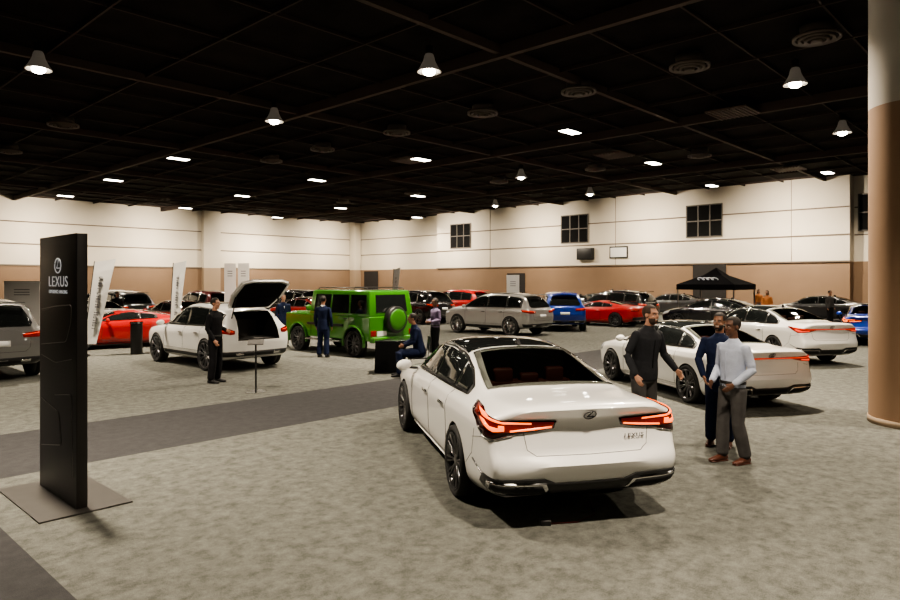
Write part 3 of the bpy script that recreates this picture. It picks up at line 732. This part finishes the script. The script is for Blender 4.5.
def area(loc,P,size=.5,name='light',spread=180,rot=(0,0,0)):
    l=bpy.data.lights.new(name,'AREA'); l.shape='DISK'; l.size=size; l.energy=P; l.color=LC; l.spread=math.radians(spread)
    o=bpy.data.objects.new(name,l); o.location=loc; o.rotation_euler=rot; COL.objects.link(o); return o
bm=bmesh.new(); lathe(bm,[(.09,.52),(.13,.46),(.17,.30),(.25,.14),(.33,.02),(.335,0),(.32,0),(.23,.13),(.15,.29),(.10,.45)],28,cap=False); bmesh.ops.recalc_face_normals(bm,faces=bm.faces[:])
shm=bpy.data.meshes.new('lamp_shade'); bm.to_mesh(shm); bm.free(); shm.materials.append(shade)
for p in shm.polygons: p.use_smooth=True
bm=bmesh.new(); ell(bm,(0,0,.01),(.18,.18,.11)); bum=bpy.data.meshes.new('bulb'); bm.to_mesh(bum); bm.free(); bum.materials.append(bulb)
bm=bmesh.new(); lathe(bm,[(.012,.5),(.012,.87)],8); lathe(bm,[(.11,.50),(.11,.72)],16); stm=bpy.data.meshes.new('stem'); bm.to_mesh(stm); bm.free(); stm.materials.append(trackm)
for (x,y,z) in [(-11.3,18.4,8),(-.58,18.6,8),(-6.4,24.4,8),(10.2,19.8,8),(15.4,26.3,8),(4.0,37.7,8),(9.4,45,8),(3.5,51.8,8),(5.1,13.3,8),(-22,31,8),
                (-5,8,8),(2.5,3,8),(11,8,8),(-14,9,8)]:
    r=empty('pendant_lamp',(x,y,z)); tag(r,'hanging high-bay lamp with metal bell shade and glowing bulb','pendant lamp','high-bay pendant lamps')
    for n_,me in(('lamp_shade',shm),('bulb',bum),('stem',stm)): link(bpy.data.objects.new(n_,me),r)
    area((x,y,z-.12),760 if y>7 else 560,.45,'pendant_light',118)
pan=mat('light_panel',(1,1,1),.5,emit=(1,.92,.78),es=22)
for i,(x,y) in enumerate([(5.03,28.1),(10.8,35.6),(-1.5,34.5),(-8.25,41.6),(-13.9,34.3),(-15.3,49.3),(-20.9,41.6),(-28.3,49.3),(-2.35,49.3),(-22.7,57.5),(-9.4,57.5),(17.2,44),(21.8,38.7),(-17,66),(-3.25,66),(23.5,35.5)]):
    bm=bmesh.new(); bx(bm,-.55,.55,-.28,.28,0,.10,mi=0); bx(bm,-.50,.50,-.23,.23,-.012,0,mi=1)
    o=bm_obj('ceiling_light',bm,[M['trimb'],pan]); o.location=(x,y,H-.45); o.rotation_euler=(0,0,RA); tag(o,'lit rectangular fixture on the black ceiling','ceiling light','rectangular ceiling lights')
    area((x,y,H-.50),460,.6,'panel_light',140)
def wash(loc,tgt,P):  # added wall-wash lamp to brighten the walls, no fixture modelled
    o=area(loc,P,.35,'wall_wash_light',104); d=Vector(tgt)-Vector(loc); o.rotation_euler=d.to_track_quat('-Z','Y').to_euler()
for u in(-6,5,16,25,35,44): wash(uv(u,V1-6.2,H-.9),uv(u,V1,4.4),430)
for v in(14,24,34,44,55): wash(uv(42,v,H-.9),uv(48,v,4.4),430)
w=bpy.data.worlds.new('World'); scn.world=w; w.use_nodes=True; w.node_tree.nodes['Background'].inputs[0].default_value=(.9,.9,1,1); w.node_tree.nodes['Background'].inputs[1].default_value=.05
# ------------------------------------------------------------------ sign totem
sgm=mat('totem_black',(.014,.012,.011),.45,noise=.25,nscale=3)
sw=mat('lettering_white',(.75,.74,.72),.4,emit=(1,1,1),es=.2)
steel=mat('brushed_steel',(.060,.056,.052),.6,.3,noise=.08,nscale=5)
tot=box_obj('sign_totem',-.57,.57,-.05,.05,.015,2.66,sgm,bev=.006); tot.location=(-3.95,6.83,0); tot.rotation_euler=(0,0,math.radians(-43.3)); tag(tot,'tall black display totem with white lettering on a steel base plate','sign')
box_obj('base_plate',-.72,.70,-.40,.42,0,.015,steel,tot)
yf=-.0515
t=text_obj('lettering','LEXUS',.150,sw,tot,sx=1.28); t.location=(.03,yf,2.19)
t=text_obj('lettering','EXPERIENCE AMAZING',.050,sw,tot,sx=1.0); t.location=(.03,yf,2.09)
pts=[(.03+.095*math.cos(a),yf,2.355+.072*math.sin(a)) for a in [2*math.pi*i/32 for i in range(32)]]
tube_obj('emblem',pts,.007,sw,tot,closed=True)
tube_obj('emblem',[(.05,yf,2.415),(.0,yf,2.33),(.11,yf,2.33)],.007,sw,tot)
ln=mat('totem_line',(.26,.25,.24),.5)
def pl(*P):
    # rounded corners
    out=[P[0]]
    for a,b_,c_ in zip(P,P[1:],P[2:]):
        a,b_,c_=Vector(a),Vector(b_),Vector(c_); la=min(.06,(b_-a).length*.4); lc=min(.06,(c_-b_).length*.4)
        p0=b_+(a-b_).normalized()*la; p1=b_+(c_-b_).normalized()*lc
        for i in range(6):
            t_=i/5; out.append(tuple((1-t_)**2*p0+2*t_*(1-t_)*b_+t_*t_*p1))
    out.append(P[-1])
    tube_obj('graphic_line',[(x,yf,z) for x,z in out],.0045,ln,tot)
pl((-.50,1.90),(-.10,1.94),(.44,1.97),(.42,1.80),(.28,1.60),(-.50,1.53))
pl((-.50,1.42),(-.05,1.37),(.44,1.44))
pl((-.06,1.04),(.44,1.10),(.44,.80),(.48,.30))
pl((-.50,.96),(.06,.88),(.14,.56),(-.50,.46))
# ------------------------------------------------------------------ banners and backdrops
bw_=mat('banner_white',(.66,.65,.63),.7); btx=mat('banner_print',(.10,.10,.11),.7)
def banner(x,y,h,w,lean,yaw,lab):
    r=empty('flag_banner',(x,y,0),yaw); tag(r,lab,'banner','flag banners')
    n=8; vs=[];fs=[]
    for i in range(n+1):
        t=i/n; z=.35+(h-.35)*t; off=lean*t
        ww=w*(.62+.38*t)
        vs+= [(off,0,z),(off+ww,0.02*math.sin(t*6),z+ .10*t)]
    for i in range(n): fs.append((2*i,2*i+1,2*i+3,2*i+2))
    o=mesh_obj('banner_cloth',vs,fs,bw_,r); bake(o,[('SOLIDIFY',dict(thickness=.008))])
    tube_obj('pole',[(0,0.01,0.02),(lean*.5,.01,h*.5),(lean,.01,h+.02)],.016,M['trimb'],r)
    cyl('base',.22,.03,M['trimb'],r)
    K=20
    for i in range(K):
        if i in(7,14): continue
        z=.8+(h-1.2)*i/K; t=(z-.35)/(h-.35); k=(i*7)%3; hh=(h-1.2)/K*(.45+.12*((i*5)%3))
        bm=bmesh.new(); bx(bm,lean*t+w*.34,lean*t+w*.37,-.03,-.018,z,z+hh); bx(bm,lean*t+w*.34,lean*t+w*(.46+.04*k),-.03,-.018,z,z+.018)
        if k: bx(bm,lean*t+w*.34,lean*t+w*.50,-.03,-.018,z+hh-.018,z+hh)
        bm_obj('print_mark',bm,btx,r)
banner(-10.75,19.6,2.75,.62,.34,.05,'white feather banner with dark printing on a pole')
banner(-8.95,21.3,2.75,.42,.15,.05,'narrow white feather banner with dark printing')
banner(-3.05,34.5,2.8,.35,.15,0,'slim white flag banner by parked cars')
def panelw(x,y,w_,h_,yaw,lab):
    o=box_obj('display_panel',-w_/2,w_/2,-.03,.03,.0,h_,bw_); o.location=(x,y,0); o.rotation_euler=(0,0,yaw); tag(o,lab,'display panel','white display panels')
    for i in range(3): box_obj('print_mark',-w_*.22,w_*.22,-.034,-.030,h_-.35-.10*i,h_-.32-.10*i,btx,o)
panelw(-9.35,28.5,.48,2.95,.0,'tall narrow white display panel'); panelw(-8.75,28.4,.48,2.95,-.1,'tall narrow white display panel')
panelw(3.1,33.0,.62,2.5,0,'white roll-up display panel among cars')
panelw(-16.6,26.0,1.3,2.2,.1,'wide white backdrop panel'); panelw(-19.2,30.3,1.3,2.2,.1,'wide white backdrop panel')
# ------------------------------------------------------------------ canopy tent
tent=empty('canopy_tent',(14.3,36,0),RA); tag(tent,'black pop-up canopy tent with white ring emblem and metal legs','tent')
cb=mat('canopy_black',(.005,.005,.006),.95,spec=.05)
h=1.53
for sx in(1,-1):
    for sy in(1,-1): box_obj('tent_leg',sx*1.47-.03,sx*1.47+.03,sy*1.47-.03,sy*1.47+.03,0,2.0,M['grey'],tent)
vs=[(-h,-h,2.02),(h,-h,2.02),(h,h,2.02),(-h,h,2.02),(-.5,-.5,2.50),(.5,-.5,2.50),(.5,.5,2.50),(-.5,.5,2.50),(0,0,2.92),(-h,-h,1.74),(h,-h,1.74),(h,h,1.74),(-h,h,1.74)]
fs=[(0,1,5,4),(1,2,6,5),(2,3,7,6),(3,0,4,7),(4,5,8),(5,6,8),(6,7,8),(7,4,8),(9,10,1,0),(10,11,2,1),(11,12,3,2),(12,9,0,3)]
o=mesh_obj('canopy',vs,fs,cb,tent); bake(o,[('SOLIDIFY',dict(thickness=.01))])
for i in range(4):
    cx_=-.36+.24*i
    P=[(-1.03-q*.9-.08,cx_+p,2.26+q*.42+.04) for p,q in [(.17*math.cos(a),.17*math.sin(a)) for a in [2*math.pi*j/20 for j in range(21)]]]
    bm=bmesh.new(); tube_v(bm,P,.018,n=5,cap=False); bm_obj('ring_emblem',bm,sw,tent)
# ------------------------------------------------------------------ small things
st_=empty('info_stand',(-3.84,13.25,0)); tag(st_,'slim black info stand with round base and small tray','stand')
cyl('base',.19,.02,M['chrome'],st_); cyl('pole',.018,.96,M['trimb'],st_,(0,0,.01)); o=box_obj('sign_plate',-.15,.15,-.11,.11,-.01,.01,M['intgrey'],st_,bev=.004); o.location=(0,0,.99); o.rotation_euler=(.35,0,.2)
bn=empty('trash_bin',(-9.45,20.2,0)); tag(bn,'slim black cylindrical bin by the red coupe','bin')
cyl('bin_body',.17,.92,M['trimb'],bn); cyl('bin_lid',.19,.05,M['black'],bn,(0,0,.92))
pt=empty('covered_table',(-1.46,16.35,0),.1); tag(pt,'black cloth-covered display table beside a seated man','table')
box_obj('table_cover',-.38,.38,-.30,.30,0,.74,mat('cloth_black',(.010,.010,.011),.9,bump=.3,nscale=8,spec=.1),pt,bev=.03,top=.94); box_obj('table_top',-.37,.37,-.29,.29,.74,.765,M['black'],pt,bev=.008)
ch=empty('chair',(-.74,15.55,0),math.radians(-80)); tag(ch,'black stacking chair under a seated man','chair')
box_obj('seat',-.23,.23,-.24,.22,.41,.44,M['trimb'],ch,bev=.012); box_obj('backrest',-.22,.22,.25,.28,.55,.92,M['trimb'],ch,bev=.012)
for sx in(1,-1):
    for sy in(1,-1): tube_obj('leg',[(sx*.20,sy*.19,.42),(sx*.22,sy*.23,.012)],.014,M['rims'],ch)
    tube_obj('leg',[(sx*.20,.20,.42),(sx*.20,.27,.88)],.014,M['rims'],ch)
bx_=box_obj('power_box',-.05,.05,-.04,.04,0,.05,M['trimb'],bev=.008); bx_.location=(.86,6.05,0); tag(bx_,'small black power box on the carpet','power box')
tube_obj('cable',[(.05,0,.012),(.3,.05,.008),(.5,.25,.008),(.55,.7,.008)],.005,mat('cable_red',(.12,.01,.01),.5),bx_)
# ------------------------------------------------------------------ people
SK=dict(light=mat('skin_light',(.46,.24,.16),.5),tan=mat('skin_tan',(.30,.15,.09),.5),dark=mat('skin_dark',(.13,.062,.038),.5))
HR=dict(dark=mat('hair_dark',(.018,.012,.009),.7,bump=.4,nscale=60),brown=mat('hair_brown',(.045,.025,.015),.7,bump=.4,nscale=60),grey=mat('hair_grey',(.28,.26,.24),.7,bump=.4,nscale=60))
CL={}
def cloth(n,c): 
    if n not in CL: CL[n]=mat('fabric_'+n,c,.9,noise=.15,nscale=7,bump=.9,spec=.2)
    return CL[n]
eyew=mat('eye_white',(.45,.44,.42),.3); eyeb=mat('eye_dark',(.02,.012,.01),.2); lip=mat('lips',(.25,.08,.065),.5); teeth=mat('teeth',(.60,.57,.52),.3)
BASE=dict(pel=(0,0,.93),chest=(0,.0,1.25),neck=(0,.015,1.49),head=(0,-.012,1.675),
 shL=(.180,.01,1.425),shR=(-.180,.01,1.425),elL=(.235,.03,1.15),elR=(-.235,.03,1.15),wrL=(.235,-.06,.90),wrR=(-.235,-.06,.90),
 hipL=(.09,0,.90),hipR=(-.09,0,.90),knL=(.10,-.02,.49),knR=(-.10,-.02,.49),anL=(.115,.03,.09),anR=(-.115,.03,.09),ftL=(.04,-1,0),ftR=(-.04,-1,0))
def person(label,loc,yaw,Ht=1.8,pose={},shirt=None,trous=None,shoe=None,skin='tan',hair='dark',yawh=0,vox=.008,beard=False,smile=False,jacket=None,longhair=False,group=None,build=1.0,belt=True,placket=None):
    J={k:Vector(v) for k,v in BASE.items()}; J.update({k:Vector(v) for k,v in pose.items()})
    side=(J['shL']-J['shR']).normalized()
    Hm=Matrix.Rotation(yawh,3,'Z')
    hc=J['head']
    def hp(x,y,z): return hc+Hm@Vector((x,y,z))
    def torso(bm,g,lo=0):
        p,c,n=J['pel'],J['chest'],J['neck']
        up=(c-p).normalized(); up2=(n-c).normalized()
        pts=[p-up*.07,p+up*.02,p.lerp(c,.5),c,c.lerp(n,.55),c.lerp(n,.80),c.lerp(n,.93),n+up2*.015]
        rr=[(.150,.108),(.160,.115),(.150,.112),(.166,.120),(.186,.115),(.165,.088),(.105,.068),(.062,.060)]
        tube_v(bm,pts,[((a+g)*build,(b+g)*build) for a,b in rr],side=side,n=20)
    def arm(bm,S,g,end=1.0,hand=False):
        s,e,w=J['sh'+S],J['el'+S],J['wr'+S]
        we=e.lerp(w,end)
        tube_v(bm,[s,s.lerp(e,.35),e.lerp(s,.15),e,e.lerp(we,.3),we],[.047+g,.045+g,.038+g,.037+g,.037+g,.026+g],n=12)
        if hand:
            d=(w-e).normalized(); sg=1 if S=='L' else -1
            pn=Vector((sg,0,0)); pn=(pn-d*pn.dot(d)); 
            if pn.length<.1: pn=Vector((0,1,0))
            pn.normalize(); ax=d.cross(pn).normalized()
            fw=ax if ax.y<0 else -ax
            tube_v(bm,[w,w+d*.04,w+d*.085],[(.028,.020),(.040,.017),(.038,.015)],side=fw,n=10)
            for i,(o_,l) in enumerate(((.030,.068),(.010,.078),(-.010,.072),(-.029,.056))):
                b0=w+d*.085+fw*o_; b1=b0+d*l*.5-pn*.008; b2=b1+d*l*.42-pn*.022
                tube_v(bm,[b0-d*.01,b1,b2],[.0088,.0082,.0068],n=7)
            t0=w+d*.03+fw*.028; t1=t0+d*.032+fw*.022-pn*.01; t2=t1+d*.028+fw*.004-pn*.010
            tube_v(bm,[t0,t1,t2],[.012,.010,.008],n=7)
    def leg(bm,S,g,end=1.0,straight=0):
        h_,k_,a_=J['hip'+S],J['kn'+S],J['an'+S]; ae=k_.lerp(a_,end)
        tube_v(bm,[h_,h_.lerp(k_,.35),k_.lerp(h_,.12),k_,k_.lerp(ae,.35),k_.lerp(ae,.7),ae],[.088+g,.080+g,.060+g+straight*.2,.056+g+straight*.3,.056+g+straight*.5,.042+g+straight*.9,.036+g+straight],n=14)
    bm=bmesh.new(); torso(bm,-.012)
    tube_v(bm,[J['neck']-Vector((0,0,.04)),J['neck']+Vector((0,0,.03)),hc+Vector((0,.012,-.07))],[.060,.055,.055],n=12)
    for S in'LR':
        arm(bm,S,-.008,hand=True); leg(bm,S,-.012)
        a_=J['an'+S]; fd=J['ft'+S].normalized()
        tube_v(bm,[a_-fd*.03+Vector((0,0,-.04)),a_+fd*.08+Vector((0,0,-.05)),a_+fd*.17+Vector((0,0,-.06))],[(.030,.028),(.034,.022),(.028,.016)],side=fd.cross(Vector((0,0,1))),n=10)
    R3=Hm
    ell(bm,hp(0,.014,.028),(.077,.094,.092),R3,18); ell(bm,hp(0,-.026,-.045),(.058,.062,.072),R3,16); ell(bm,hp(0,-.054,-.094),(.030,.030,.022),R3,10)
    ell(bm,hp(0,-.098,-.020),(.014,.019,.012),R3,10); tube_v(bm,[hp(0,-.086,.018),hp(0,-.101,-.016)],[.009,.013],n=8)
    ell(bm,hp(0,-.068,.030),(.055,.022,.014),R3,12)
    ell(bm,hp(.035,-.066,-.03),(.022,.018,.018),R3,10); ell(bm,hp(-.035,-.066,-.03),(.022,.018,.018),R3,10)
    for s in(1,-1): ell(bm,hp(s*.078,.012,-.008),(.010,.020,.031),R3,10)
    body=bm_obj('person',bm,SK[skin])
    bake(body,[('REMESH',dict(mode='VOXEL',voxel_size=vox,use_smooth_shade=True)),('SMOOTH',dict(factor=.5,iterations=2))])
    for p in body.data.polygons: p.use_smooth=True
    vc=max(.010,vox)
    def garment(name,bm,m,v=vc,it=3):
        o=bm_obj(name,bm,m,body); bake(o,[('REMESH',dict(mode='VOXEL',voxel_size=v,use_smooth_shade=True)),('SMOOTH',dict(factor=.5,iterations=it))])
        for p in o.data.polygons: p.use_smooth=True
        return o
    p,c=J['pel'],J['chest']; up=(c-p).normalized(); n_=J['neck']
    fr=-(n_-c).normalized().cross(side); fr=fr if fr.y<0 else -fr; fr.normalize()
    bm=bmesh.new(); torso(bm,.010 if not jacket else .008,lo=0)
    if not belt and not jacket: tube_v(bm,[p-up*.06,p+up*.04,p.lerp(c,.5)],[(.178*build,.133*build),(.178*build,.133*build),(.165*build,.125*build)],side=side,n=18)
    for S in'LR': arm(bm,S,.015,.97)
    garment('jacket' if jacket else 'shirt',bm,jacket or shirt)
    bm=bmesh.new()
    tube_v(bm,[p-up*.09,p-up*.02,p+up*.06],[(.158*build,.120*build),(.170*build,.128*build),(.162*build,.122*build)],side=side,n=18)
    for S in'LR': leg(bm,S,.014,.97,straight=.024)
    garment('trousers',bm,trous)
    if jacket:
        bm=bmesh.new()
        tube_v(bm,[p-up*.12,p,p.lerp(c,.5)],[(.190,.145),(.180,.137),(.168,.130)],side=side,n=18); garment('jacket_skirt',bm,jacket)
        bm=bmesh.new(); tube_v(bm,[c+fr*.118,c.lerp(n_,.5)+fr*.112,n_+fr*.055],[(.014,.012),(.032,.014),(.045,.012)],side=side,n=8); bm_obj('shirt_front',bm,shirt,body,smooth=True)
        for s in(1,-1):
            bm=bmesh.new(); tube_v(bm,[c+fr*.128+side*s*.006,c.lerp(n_,.5)+fr*.120+side*s*.040,n_+fr*.045+side*s*.062],[(.022,.006),(.026,.006),(.016,.006)],side=side,n=8); bm_obj('lapel',bm,jacket,body,smooth=True)
    elif belt:
        bm=bmesh.new(); tube_v(bm,[p+up*.045,p+up*.08],[(.173*build,.133*build)]*2,side=side,n=20,cap=False); bm_obj('belt',bm,M['trimb'],body,smooth=True)
    if vox<.018:
        bm=bmesh.new(); K=20; lo_=[];hi_=[]
        for i in range(K+1):
            a=math.pi*.60+1.80*math.pi*i/K
            dx=math.cos(a); dy=math.sin(a); fa=abs(i-K/2)/(K/2)
            lo_.append(n_+Vector((dx*.080,-dy*.076,-.020-.032*max(0,fa-.6)/.4)))
            hi_.append(n_+Vector((dx*.066,-dy*.062,.030-.012*fa)))
        L1=[bm.verts.new(q) for q in lo_]; H1=[bm.verts.new(q) for q in hi_]
        for i in range(K): bm.faces.new((L1[i],L1[i+1],H1[i+1],H1[i]))
        o=bm_obj('collar',bm,shirt,body,smooth=True); bake(o,[('SOLIDIFY',dict(thickness=.006))])
    if placket:
        bm=bmesh.new(); q=c.lerp(n_,.5)
        tube_v(bm,[p+up*.10+fr*.128*build,p.lerp(c,.55)+fr*.126*build,c+fr*.132*build,q+fr*.126*build,n_+fr*.065],[(.012,.004)]*5,side=side,n=6); bm_obj('placket',bm,placket,body,smooth=True)
    for S in'LR':
        a_=J['an'+S]; fd=J['ft'+S].normalized(); sd=fd.cross(Vector((0,0,1)))
        bm=bmesh.new(); z=a_.z-.09; q=Vector((a_.x,a_.y,z))
        tube_v(bm,[q-fd*.055+Vector((0,0,.045)),q+fd*.02+Vector((0,0,.050)),q+fd*.10+Vector((0,0,.036)),q+fd*.19+Vector((0,0,.027))],[(.036,.042),(.042,.046),(.046,.033),(.034,.022)],side=sd,n=12)
        tube_v(bm,[q-fd*.06+Vector((0,0,.010)),q+fd*.19+Vector((0,0,.010))],[(.042,.009),(.042,.009)],side=sd,n=8)
        bm_obj('shoe',bm,shoe,body,smooth=True)
    bm=bmesh.new(); ell(bm,(0,.018,.034),(.084,.100,.095),None,28)
    dele=[v for v in bm.verts if (v.co.z<-.045) or (v.co.y<-.045 and v.co.z<.072) or (v.co.y<.0 and v.co.z<.015)]
    bmesh.ops.delete(bm,geom=dele,context='VERTS')
    if longhair: ell(bm,(0,.06,-.06),(.080,.055,.13),None,16)
    bmesh.ops.transform(bm,matrix=Matrix.Translation(hc)@Hm.to_4x4(),verts=bm.verts[:])
    bm_obj('hair',bm,HR[hair],body,smooth=True)
    for s in(1,-1):
        bm=bmesh.new(); ell(bm,hp(s*.029,-.0765,.004),(.0115,.008,.0055),R3,10,0); ell(bm,hp(s*.029,-.0825,.004),(.0048,.0035,.0048),R3,8,1); bm_obj('eye',bm,[eyew,eyeb],body,smooth=True)
        bm=bmesh.new(); tube_v(bm,[hp(s*.014,-.091,.024),hp(s*.030,-.090,.028),hp(s*.045,-.078,.024)],.004,n=6); bm_obj('eyebrow',bm,HR['dark' if hair!='grey' else 'grey'],body)
    bm=bmesh.new(); tube_v(bm,[hp(-.022,-.080,-.052),hp(0,-.087,-.058 if smile else -.056),hp(.022,-.080,-.052)],[(.004,.004),(.0060,.006),(.004,.004)],side=(0,0,1),n=8); bm_obj('mouth',bm,teeth if smile else lip,body,smooth=True)
    if beard:
        bm=bmesh.new(); ell(bm,(0,-.030,-.060),(.0605,.062,.066),None,26)
        bmesh.ops.delete(bm,geom=[v for v in bm.verts if v.co.z>-.035 or (v.co.z>-.072 and abs(v.co.x)<.024) or v.co.y>-.0],context='VERTS')
        bmesh.ops.transform(bm,matrix=Matrix.Translation(hc)@Hm.to_4x4(),verts=bm.verts[:]); bm_obj('beard',bm,HR[hair],body,smooth=True)
    body.location=(loc[0],loc[1],loc[2] if len(loc)>2 else 0); body.rotation_euler=(0,0,yaw); k_=Ht/1.8; body.scale=(k_,k_,k_)
    tag(body,label,'person',group); return body
blk=cloth('black',(.009,.009,.011)); navy=cloth('navy',(.012,.019,.052)); lblue=cloth('light_blue',(.43,.47,.58)); gry=cloth('grey',(.060,.057,.056)); char=cloth('charcoal',(.022,.023,.027))
purp=cloth('purple',(.14,.11,.18)); jean=cloth('denim',(.04,.055,.09)); wht=cloth('white',(.70,.70,.70)); org=cloth('orange',(.45,.17,.06)); sho=mat('shoe_brown',(.09,.03,.018),.4); shb=mat('shoe_black',(.012,.012,.012),.4)
D=math.radians
person('man in charcoal long-sleeved shirt, smiling and gesturing toward two others',(2.56,8.85),D(30),1.90,dict(chest=(.01,-.02,1.25),neck=(.03,-.05,1.485),head=(.035,-.085,1.665),shL=(.205,-.04,1.42),shR=(-.155,-.04,1.43),elR=(-.27,.02,1.17),wrR=(-.26,-.12,.94),elL=(.30,-.05,1.16),wrL=(.31,-.24,.98)),shirt=char,trous=gry,shoe=shb,skin='light',hair='brown',beard=True,smile=True,build=1.10,belt=False,yawh=.12,placket=blk)
person('man in navy suit with open-collar white shirt, smiling',(3.60,8.95),D(-30),1.78,dict(wrR=(-.17,-.20,.95),elR=(-.27,-.02,1.16),wrL=(.20,-.14,.92)),shirt=wht,trous=navy,shoe=sho,skin='tan',hair='dark',jacket=navy,beard=True,smile=True,yawh=-.2)
person('man in light blue dress shirt and gray trousers, brown shoes',(3.44,8.15),D(-66),1.77,dict(elL=(.25,.06,1.16),wrL=(.17,-.16,.99),elR=(-.24,.02,1.15),wrR=(-.12,-.22,1.0),anL=(.13,.07,.09),anR=(-.10,-.07,.09),knR=(-.10,-.06,.49)),shirt=lblue,trous=gry,shoe=sho,skin='dark',hair='dark',yawh=-.1,placket=lblue)
person('guard in black shirt and trousers standing by the open SUV',(-5.08,14.5),D(75),1.84,dict(elL=(.24,.08,1.17),wrL=(.17,-.16,1.10),wrR=(-.22,-.12,.92)),shirt=blk,trous=blk,shoe=shb,skin='light',hair='dark',vox=.010)
person('man in navy suit seen from behind by a green off-roader',(-3.66,19.35),D(170),1.78,{},shirt=wht,trous=navy,shoe=shb,skin='tan',hair='dark',vox=.012,jacket=navy)
person('man in dark suit standing between parked cars',(-5.62,22.6),D(30),1.76,{},shirt=wht,trous=blk,shoe=shb,skin='light',hair='brown',vox=.014,jacket=navy)
person('man in purple shirt and dark trousers standing by an SUV',(-.42,19.0),D(-60),1.72,dict(wrL=(.12,-.2,1.1),wrR=(-.1,-.2,1.1)),shirt=purp,trous=blk,shoe=shb,skin='dark',hair='dark',vox=.012)
person('man in navy suit sitting upright on a chair, hands together',(-.76,15.55,0),D(-80),1.8,
  dict(pel=(0,.06,.59),chest=(0,-.02,.91),neck=(0,-.07,1.15),head=(0,-.12,1.33),shL=(.18,-.06,1.09),shR=(-.18,-.06,1.09),elL=(.24,-.10,.81),elR=(-.24,-.10,.81),wrL=(.12,-.31,.72),wrR=(-.12,-.31,.72),
   hipL=(.09,.01,.55),hipR=(-.09,.01,.55),knL=(.14,-.42,.53),knR=(-.14,-.42,.53),anL=(.14,-.42,.09),anR=(-.14,-.38,.09)),shirt=navy,trous=navy,shoe=shb,skin='tan',hair='dark',vox=.012,belt=False,build=1.05)
for (x,y,yw,sh_,tr,hr,lh) in [(18.6,32.8,20,gry,blk,'dark',False),(15.9,33.6,-40,org,jean,'brown',True),(17.6,38.2,0,org,jean,'dark',True),(9.6,36.6,10,lblue,blk,'dark',False),(9.2,38.0,160,blk,blk,'dark',False),(-15.0,30.2,50,blk,jean,'dark',False)]:
    person('visitor in %s top standing by parked cars'%('orange' if sh_ is org else 'dark' if sh_ in(blk,gry) else 'light blue'),(x,y),D(yw),1.74,{},shirt=sh_,trous=tr,shoe=shb,skin='tan',hair=hr,vox=.02,longhair=lh,group='distant visitors')
# ------------------------------------------------------------------ camera
cam=bpy.data.cameras.new('camera'); co=bpy.data.objects.new('camera',cam); COL.objects.link(co)
co.location=(0,0,2.2); co.rotation_euler=(math.pi/2,0,0); cam.sensor_width=36; cam.clip_end=300
cam.lens=670/900*36; cam.shift_y=-19/900
scn.camera=co
scn.view_settings.view_transform='AgX'
try: scn.view_settings.look='AgX - Medium High Contrast'
except Exception: pass
scn.view_settings.exposure=.3
